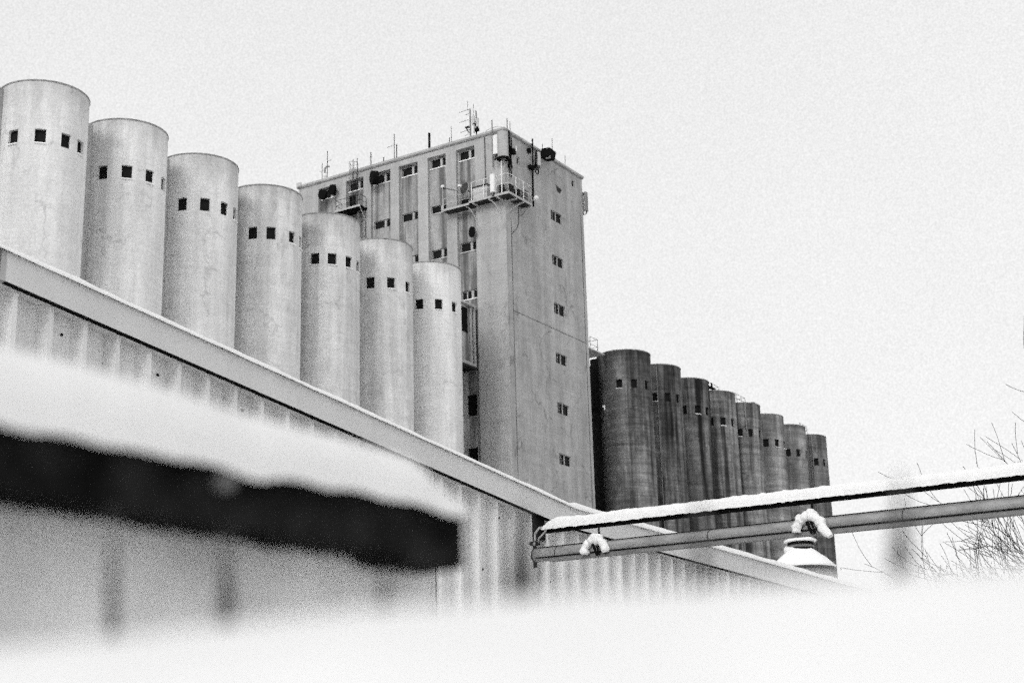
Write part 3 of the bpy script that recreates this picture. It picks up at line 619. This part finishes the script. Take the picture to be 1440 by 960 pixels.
ys = [8.08, 12, 16, 16.9, 17.05, 17.2, 17.35, 17.6, 18.5, 22, 27, 33]
for a, b in zip(ys[:-1], ys[1:]):
    fa.quad((fx, a, zbot(a)), (fx, b, zbot(b)), (fx, b, ztop(b)), (fx, a, ztop(a)))
    fa.quad((fx, a, ztop(a)), (fx, b, ztop(b)), (fx-.35, b, ztop(b)), (fx-.35, a, ztop(a)))
    fa.quad((fx, a, zbot(a)), (fx, b, zbot(b)), (XS-.09, b, zbot(b)), (XS-.09, a, zbot(a)))
obj('fascia', fa, M['fascia'], shed)
fa2 = MB(); fa2.quad((fx-.02, 3, zbot(3)), (fx-.02, 8.08, zbot(8.08)), (fx-.02, 8.08, ztop(8.08)), (fx-.02, 3, ztop(3))); fa2.quad((fx-.02, 3, zbot(3)), (fx-.02, 8.08, zbot(8.08)), (XS-.03, 8.08, zbot(8.08)), (XS-.03, 3, zbot(3)))
fa2.box(fx-.01, fx+.003, 8.03, 8.079, zbot(8.08)+.001, ztop(8.08)-.001)
o = obj('fascia', fa2, M['fascia_dark'], shed); o['label'] = 'darker fascia piece at the left end'
fd = MB()
for a, b in zip(ys[:-1], ys[1:]):
    fd.add([(fx+.004, a, zbot(a)-.008), (fx+.004, b, zbot(b)-.008), (fx+.004, b, zbot(b)+.002), (fx+.004, a, zbot(a)+.002), (fx-.05, a, zbot(a)-.008), (fx-.05, b, zbot(b)-.008)],
           [(0, 1, 2, 3), (4, 5, 1, 0)])
obj('drip_edge', fd, M['black'], shed)
fs_ = MB(); n = 300; rings = []
for k in range(n+1):
    y = 3+30*k/n; h = .066+.012*mnoise.noise(Vector((y*1.3, 0, 0)))+.008*mnoise.noise(Vector((y*5, 3, 0))); 
    if y > 17.3: h += .02
    z = ztop(y); ov = .018+.012*mnoise.noise(Vector((y*2.2, 9, 0)))
    rings.append([(fx+ov+.012, y, z-.006), (fx+ov+.012, y, z+.006), (fx-.012, y, z+h*.62), (fx-.05, y, z+h*1.12), (fx-.34, y, z+h*1.2)])
vs = [v for r_ in rings for v in r_]; fs = [(k*5+j, k*5+j+1, (k+1)*5+j+1, (k+1)*5+j) for k in range(n) for j in range(4)]
fs_.add(vs, fs, True); obj('snow_line', fs_, M['snow_fine'], shed)
rfm = MB()
for a, b in ((3, 17.35), (17.35, 33)):
    rfm.quad((fx-.35, a, ztop(a)+.0), (fx-.35, b, ztop(b)+.0), (XS-8, b, ztop(b)-.25), (XS-8, a, ztop(a)-.25))
obj('snowy_roof', rfm, M['snow'], shed)
ew = MB(); ew.quad((XS-.03, 3, -1.6), (XS-8, 3, -1.6), (XS-8, 3, ztop(3)-.26), (XS-.03, 3, ztop(3)-.02)); ew.quad((XS-.03, 33, -1.6), (XS-8, 33, -1.6), (XS-8, 33, ztop(33)-.26), (XS-.03, 33, ztop(33)-.02)); ew.quad((XS-8, 3, -1.6), (XS-8, 33, -1.6), (XS-8, 33, ztop(33)-.26), (XS-8, 3, ztop(3)-.26))
obj('end_wall', ew, M['corr'], shed)

# ------------------------------------------------------------------ two pipes leaving the shed
A1, B1 = Vector((-9.66, 15.95, 2.80)), Vector((-3.63, 14.86, 2.535))     # lower pipe (clad)
A2, B2 = Vector((-9.62, 16.05, 3.105)), Vector((-3.60, 14.86, 2.80))     # upper pipe under snow
dl = (B1-A1).normalized(); du = (B2-A2).normalized()
E1, E2 = B1+dl*3.2, B2+du*3.2
lp = thing('clad_pipe', A1, 'thick grey clad pipe, the lower of two pipes leaving the shed', 'pipe')
m_ = MB(); L = (E1-A1).length; m_.tube([A1+dl*L*k/40 for k in range(41)], .082, 20); obj('cladding', m_, M['pipe'], lp)
sd_ = dl.cross(Vector((0, 0, 1))).normalized()     # towards the viewer side (-y)
m_ = MB(); m_.obox(A1+dl*(L/2+.1)-Vector((0, 0, .075))+sd_*.03, dl*(L/2-.15), sd_*.045, Vector((0, 0, .022))); obj('cable_channel', m_, M['mgrey'], lp)
m_ = MB(); m_.tube([A1+dl*.05+sd_*.083-Vector((0, 0, .045)), E1+sd_*.083-Vector((0, 0, .045))], .007, 6)
m_.tube([A1+dl*.05+sd_*.02+Vector((0, 0, .083)), E1+sd_*.02+Vector((0, 0, .083))], .007, 6)
obj('lap_seam', m_, M['black'], lp)
m_ = MB(); n = 18; q = A1-dl*.01
for k_ in (.35, 2.55, 4.9, 7.3):
    m_ = MB(); m_.tube([A1+dl*k_, A1+dl*(k_+.012)], .0845, 20); obj('joint_band', m_, M['dsteel'], lp)
m_ = MB(); m_.tube([A1-dl*.02, A1+dl*.0], .084, 20); obj('end_cap', m_, M['dsteel'], lp)
up = thing('snowy_pipe', A2, 'thin black pipe buried under a thick snow ridge, upper of two', 'pipe')
m_ = MB(); m_.tube([A2, E2], .038, 12); m_.obox((A2+E2)/2+Vector((0, 0, .02)), du*(E2-A2).length*.5, sd_*.05, Vector((0, 0, .012))); obj('bar', m_, M['black'], up)
m_ = MB(); n = 320; L2 = (E2-A2).length; rings = []; K = 14
for k in range(n+1):
    s_ = .02+(L2-.02)*k/n; c = A2+du*s_; taper = min(1, (s_/.22)**.5) if s_ < .22 else 1
    hgt = (.138+.018*mnoise.noise(Vector((s_*2, 1, 0)))+.008*mnoise.noise(Vector((s_*9, 4, 0))))*taper*(1-.06*s_/L2); wd = .082*(.6+.4*taper)+.006*mnoise.noise(Vector((s_*7, 8, 2)))
    ring = []
    for j in range(K):
        a = math.pi*(j/(K-1)); q = mnoise.noise(Vector((s_*14, a*2, 5)))*.004
        ring.append(c+sd_*math.cos(a)*(wd+q)*(1 if a else 1)+Vector((0, 0, .0+(hgt+q)*math.sin(a)**.75)))
    rings.append(ring)
vs = [v for r_ in rings for v in r_]; fs = [(k*K+j, k*K+j+1, (k+1)*K+j+1, (k+1)*K+j) for k in range(n) for j in range(K-1)]
vs = [tuple(Vector(v)+mnoise.noise_vector(Vector(v)*16)*.010+mnoise.noise_vector(Vector(v)*45)*.004) for v in vs]
m_.add(vs, fs, True); obj('snow_ridge', m_, M['snow_fine'], up)
def hanger(s_, seed, label):
    c1 = A1+dl*s_; c2 = A2+du*s_
    t = thing('pipe_hanger', c1, label, 'pipe hanger', 'snow covered pipe hangers')
    m_ = MB(); f_ = c1+sd_*.03; m_.tube([Vector((f_.x, f_.y, c2.z-.02)), Vector((f_.x, f_.y, c1.z+.15))], .012, 8); m_.tube([Vector((f_.x, f_.y, c1.z+.17)), Vector((f_.x, f_.y, c1.z+.13))], .026, 8); obj('rod', m_, M['black'], t)
    # hoop straddling the pipe, seen from its side: spreads along the pipe
    hp = []
    for k in range(13):
        a = math.pi*k/12; hp.append(c1+dl*math.cos(a)*.155+sd_*(.105)+Vector((0, 0, -.075+.175*math.sin(a))))
    m_ = MB(); rng = random.Random(seed)
    m_.tube(hp, .016, 8); m_.tube([c1+sd_*.12+dl*-.035+Vector((0, 0, .06)), c1+sd_*.125+dl*.035+Vector((0, 0, -.09))], .016, 8); m_.tube([c1+sd_*.12+dl*.03+Vector((0, 0, .03)), c1+sd_*.125+dl*.07+Vector((0, 0, -.09))], .012, 8)
    obj('hoop', m_, M['black'], t)
    m_ = MB(); pts = []; rr = []
    for k in range(49):
        a = math.pi*(.0+k/48); q = Vector((0, 0, 0))
        pts.append(c1+dl*-math.cos(a)*(.158)+sd_*.115+Vector((0, 0, -.07+.165*math.sin(a))))
        rr.append((.051+.030*mnoise.noise(Vector((k*.16, seed*5, 0))))*(.55 if k in (0, 48) else 1))
    m_.tube(pts, rr, 18)
    for k in range(10):
        j = rng.randrange(3, 46); q = pts[j]+Vector((rng.uniform(-.02, .02), rng.uniform(-.02, .02), rng.uniform(-.01, .03))); r_ = rng.uniform(.02, .05)
        m_.lathe(q, [(r_*math.cos(a)+.001, r_*math.sin(a)) for a in [math.pi*(i/6-.5) for i in range(7)]], 10)
    if seed == 2:
        m_.tube([pts[44]+sd_*.03, pts[48]+sd_*.03+dl*.06-Vector((0, 0, .03)), pts[48]+sd_*.03+dl*.10-Vector((0, 0, .07))], [.05, .05, .03], 12)
    m_.v = [tuple(Vector(v)+mnoise.noise_vector(Vector(v)*11)*.012+mnoise.noise_vector(Vector(v)*38)*.009) for v in m_.v]
    obj('snow', m_, M['snow_fine'], t)
hanger(1.0, 1, 'snow covered hoop hanger on the lower pipe close to the shed wall')
hanger(3.86, 2, 'snow covered hoop hanger on the lower pipe above the round bin')
t = thing('wall_conduit', (-9.75, 15.95, 3.0), 'bent pale conduits with black collar at the pipe end by the wall', 'conduit')
m_ = MB(); m_.tube([A2+Vector((.12, -.05, .03)), A2+Vector((-.02, -.05, .03)), A2+Vector((-.09, -.04, -.03)), A2+Vector((-.10, -.03, -.13)), A1+Vector((.0, -.05, .13))], .015, 8)
m_.tube([A2+Vector((.10, -.08, -.01)), A2+Vector((-.02, -.07, -.10)), A2+Vector((-.05, -.05, -.16))], .011, 8); obj('tube', m_, M['galv'], t)
m_ = MB(); m_.obox(A2+Vector((-.09, -.06, -.15)), Vector((.055, 0, 0)), Vector((0, .03, 0)), Vector((0, 0, .022))); m_.tube([A2+Vector((-.03, -.06, -.16)), A1+Vector((.03, -.06, .12))], .012, 6); obj('collar', m_, M['black'], t)
t = thing('pipe_support', (E1.x-.3, E1.y+.1, -1.6), 'steel post carrying the two pipes outside the right edge of the photo', 'post')
m_ = MB(); q = E2-du*.3; m_.tube([(q.x, q.y+.16, -1.6), (q.x, q.y+.16, q.z+.1)], .05, 10); m_.box(q.x-.04, q.x+.04, q.y-.1, q.y+.2, q.z-.09, q.z-.04); m_.box(q.x-.04, q.x+.04, q.y-.1, q.y+.2, q.z-.42, q.z-.35); obj('post', m_, M['galv'], t)

# ------------------------------------------------------------------ bare tree
rt = random.Random(23)
LEFT = Vector((-.849, -.528, 0)); AWAY = Vector((-.528, .849, 0))
tb = Vector((-3.6, 20.6, -1.6))+Vector((.849, .528, 0))*.7
tree = thing('bare_tree', tb, 'bare leafless tree with fine upswept twigs at the right edge', 'tree')
trunk = MB(); crown = MB(); tips = []
def grow(mb, p, d, L, r, depth, n=6):
    pts = [p]; rs = [r]; seg = 7 if depth < 3 else 5
    bend = Vector((rt.uniform(-.1, .1), rt.uniform(-.1, .1), .13 if depth else .1))
    for k in range(seg):
        d = (d+bend*(.45 if depth else .2)+Vector((rt.uniform(-.13, .13), rt.uniform(-.13, .13), rt.uniform(-.1, .1)))).normalized()
        p = p+d*L/seg; pts.append(p); rs.append(max(.0038, r*(1-.72*(k+1)/seg)))
    mb.tube(pts, rs, 6 if r > .03 else (4 if r > .008 else 3), cap=False)
    if depth >= 4: tips.append(pts[-1]); return
    nb = [9, 6, 4, 3][depth] if depth < 4 else 0
    for k in range(nb):
        t_ = rt.uniform(.22, 1.0); i = min(seg-1, int(t_*seg)); q = pts[i].lerp(pts[i+1], t_*seg-i) if i+1 < len(pts) else pts[-1]
        axis = (pts[min(i+1, seg)]-pts[i]).normalized()
        side = axis.cross(Vector((rt.uniform(-1, 1), rt.uniform(-1, 1), rt.uniform(-1, 1)))).normalized()
        nd = (axis*rt.uniform(.75, 1.1)+side*rt.uniform(.45, .75)).normalized()
        grow(crown, q, nd, L*rt.uniform(.42, .66), max(.0046, rs[i]*rt.uniform(.4, .6)), depth+1)
trunk.tube([tb, tb+Vector((.02, 0, .5)), tb+Vector((-.03, .03, 1.1)), tb+Vector((-.02, .02, 1.9)), tb+Vector((0, 0, 3.0))], [.16, .13, .115, .09, .05], 12)
for k in range(34):
    z = .4+rt.random()*2.5; az = rt.uniform(0, 2*math.pi)
    if k < 25: az = rad(rt.uniform(-55, 55)); hd = LEFT*math.cos(az)+AWAY*math.sin(az)
    else: hd = Vector((math.cos(az), math.sin(az), 0))
    el = rt.uniform(.3, .75) if k % 3 else rt.uniform(.8, 1.5)
    grow(crown, tb+Vector((0, 0, z)), (hd+Vector((0, 0, el))).normalized(), rt.uniform(2.2, 3.1), .032, 1)
obj('trunk', trunk, M['bark'], tree); obj('crown', crown, M['bark'], tree)
lv = MB()
for q in rt.sample(tips, min(70, len(tips))):
    a = Vector((rt.uniform(-1, 1), rt.uniform(-1, 1), 0)).normalized(); s_ = rt.uniform(.018, .035)
    lv.add([q, q+a*s_*.5-Vector((0, 0, s_)), q-Vector((0, 0, s_*2.2)), q-a*s_*.5-Vector((0, 0, s_))], [(0, 1, 2, 3)])
o = obj('dead_leaves', lv, M['bark'], tree); o['kind'] = 'stuff'

# ------------------------------------------------------------------ out-of-focus foreground
H = lambda x, y, d: (fw+r1*((x-720)/2194.13)-u1*((y-480)/2194.13))*d     # a point d metres ahead
# black rail with snow, and the sheet below it
RA_, RB_ = H(652, 752, 1.25), H(-260, 590, .90)
RA2, RB2 = RA_, RB_
rail = thing('snowy_fence', (RA_.x, RA_.y, -1.6), 'blurred black top rail with a thick snow cap over a grey sheet, close by', 'fence')
rd = (RB_-RA_).normalized(); up_ = Vector((0, 0, 1)); bk = rd.cross(up_).normalized()
if bk.dot(fw) < 0: bk = -bk
LR = (RB_-RA_).length; m_ = MB(); n = 60; rng = random.Random(4)
K = 4; rings = []
for k in range(n+1):
    c = RA_+rd*LR*k/n; hh = .0225; lo = -hh*(1.0+.18*mnoise.noise(Vector((k*.25, 2, 0))))-(.004 if k < 9 else 0)
    rings.append([c+up_*hh, c+up_*lo, c+up_*lo+bk*.05, c+up_*hh+bk*.05])
vs = [v for r_ in rings for v in r_]; fs = [(k*4+j, k*4+(j+1) % 4, (k+1)*4+(j+1) % 4, (k+1)*4+j) for k in range(n) for j in range(4)]
m_.add(vs, fs); m_.add(rings[0], [(0, 1, 2, 3)]); m_.add(rings[-1], [(3, 2, 1, 0)]); obj('top_rail', m_, M['rail'], rail)
for s_ in (.235, ):
    m_ = MB(); m_.tube([RA_+rd*s_-bk*.009+up_*.006, RA_+rd*s_+bk*.002+up_*.006], .008, 10); obj('bolt', m_, M['bolt'], rail)
m_ = MB(); n = 90; K = 12; rings = []
for k in range(n+1):
    s_ = LR*k/n; c = RA_+rd*(s_-.0)+bk*.025; tp = min(1, (max(s_, .0005)/.045))**.5
    hgt = (.036+.021*min(1, s_/.35)**.8+.003*mnoise.noise(Vector((s_*8, 0, 0))))*tp+.001
    ring = []
    for j in range(K):
        a = math.pi*j/(K-1); ring.append(c-bk*math.cos(a)*(.036)+up_*(.018-abs(math.cos(a))*(.004+.007*max(-.4, mnoise.noise(Vector((s_*21, 5, 0)))))+hgt*math.sin(a)**.8))
    rings.append(ring)
vs = [v for r_ in rings for v in r_]; m_.add(vs, [(k*K+j, k*K+j+1, (k+1)*K+j+1, (k+1)*K+j) for k in range(n) for j in range(K-1)], True)
m_.add(rings[0], [tuple(range(K))]); m_.add(rings[-1], [tuple(range(K))]); obj('snow_cap', m_, M['near_snow'], rail)
ps = H(528, 775, 1.34); q0 = RA_+rd*((ps-RA_).dot(rd)); m_ = MB(); q1 = RB_
m_.add([q0+bk*.055+up_*.0, q1+bk*.055, Vector((q1.x, q1.y, -1.6))+bk*.055, Vector((q0.x, q0.y, -1.6))+bk*.055, q0+bk*.06, q1+bk*.06, Vector((q1.x, q1.y, -1.6))+bk*.06, Vector((q0.x, q0.y, -1.6))+bk*.06],
       [(0, 3, 2, 1), (4, 5, 6, 7), (0, 4, 7, 3), (1, 2, 6, 5)])
obj('sheet', m_, M['sheet'], rail)
m_ = MB()
m_.box(0, 0, 0, 0, 0, 0) if False else None
qq = RA_+rd*.06+bk*.075; m_.tube([Vector((qq.x, qq.y, -1.6)), qq-up_*.06], .006, 8)
for s_ in (LR*.75,):
    qq = RA_+rd*s_+bk*.09; m_.tube([Vector((qq.x, qq.y, -1.6)), qq], .02, 8)
obj('post', m_, M['dsteel'], rail)
# thin stakes poking out of the drift
GS = 'thin stakes in the foreground drift'
for (x, yt, yb, d, r_, lab) in ((1266, 705, 880, .66, .0060, 'blurred thin stake at the right, below the pipes and left of the tree'),
                               (733, 750, 915, .72, .0085, 'blurred dark stake just below the pipe end by the shed wall'),
                               (985, 700, 890, .64, .0032, 'faint blurred stake in front of the fascia below the pipes'),
                               (318, 780, 920, .76, .0052, 'blurred dark stake before the right half of the grey sheet'),
                               (158, 750, 940, .78, .0036, 'faint blurred stake before the left half of the grey sheet'),
                               (540, 842, 890, .80, .0040, 'faint blurred stake by the end of the grey sheet')):
    a, b = H(x, yt-40, d), H(x, yb, d); t = thing('thin_stake', (b.x, b.y, b.z-.3), lab, 'stake', GS)
    m_ = MB(); m_.tube([Vector((b.x, b.y, b.z-.3)), b, b.lerp(a, .5), a], [r_, r_, r_*.7, r_*.1], 10); obj('stake_shaft', m_, M['stake'], t)
# snow drift right in front of the lens
dr = MB(); NX, NY = 120, 50; vs = []
hf = Vector((fw.x, fw.y, 0)).normalized(); hr = Vector((r1.x, r1.y, 0)).normalized()
def ridge_elev(px):   # slope of the skyline of the drift as seen in the place
    tab = [(-900, 935), (-300, 928), (0, 915), (300, 888), (600, 856), (1000, 836), (1300, 812), (1440, 803), (2400, 790)]
    for (a, ya), (b, yb) in zip(tab[:-1], tab[1:]):
        if px <= b: return ya+(yb-ya)*(px-a)/(b-a)
    return 790
for j in range(NY+1):
    t_ = j/NY; dist = .26+1.7*t_**1.4
    for i in range(NX+1):
        lat = (i/NX-.5)*3.2; px = 720+lat/.58*2194*.96; px = max(-880, min(2300, px))
        D_ = H(px, ridge_elev(px), 1.0); hz = D_.dot(hf); zr = D_.z/hz*.58
        if dist < .58: z = zr-(.58-dist)**2*1.9
        else: z = zr-.02*(dist-.58)-.5*max(0, dist-.75)**1.3*2.4
        z += .004*mnoise.noise(Vector((lat*5, dist*5, 0)))+.0015*mnoise.noise(Vector((lat*22, dist*22, 0)))
        if abs(lat) > 1.2: z -= (abs(lat)-1.2)**2*1.5
        vs.append(hf*dist+hr*lat+Vector((0, 0, z)))
dr.add(vs, [(j*(NX+1)+i, j*(NX+1)+i+1, (j+1)*(NX+1)+i+1, (j+1)*(NX+1)+i) for j in range(NY) for i in range(NX)], True)
rim_ = [j*(NX+1) for j in range(NY+1)]+[NY*(NX+1)+i for i in range(1, NX+1)]+[j*(NX+1)+NX for j in range(NY-1, -1, -1)]+[i for i in range(NX-1, 0, -1)]
rv = [vs[k] for k in rim_]; dn = [Vector((v.x, v.y, -1.6)) for v in rv]; n = len(rv)
dr.add(rv+dn, [(k, (k+1) % n, n+(k+1) % n, n+k) for k in range(n)])
o = obj('snow_bank', dr, M['near_snow']); o['kind'] = 'structure'

# ------------------------------------------------------------------ lift everything so that the ground is z = 0
for ob in list(sc.objects):
    if ob.parent is None:
        if ob is cam: ob.matrix_world = Matrix.Translation((0, 0, EYE)) @ ob.matrix_world
        else: ob.location.z += EYE
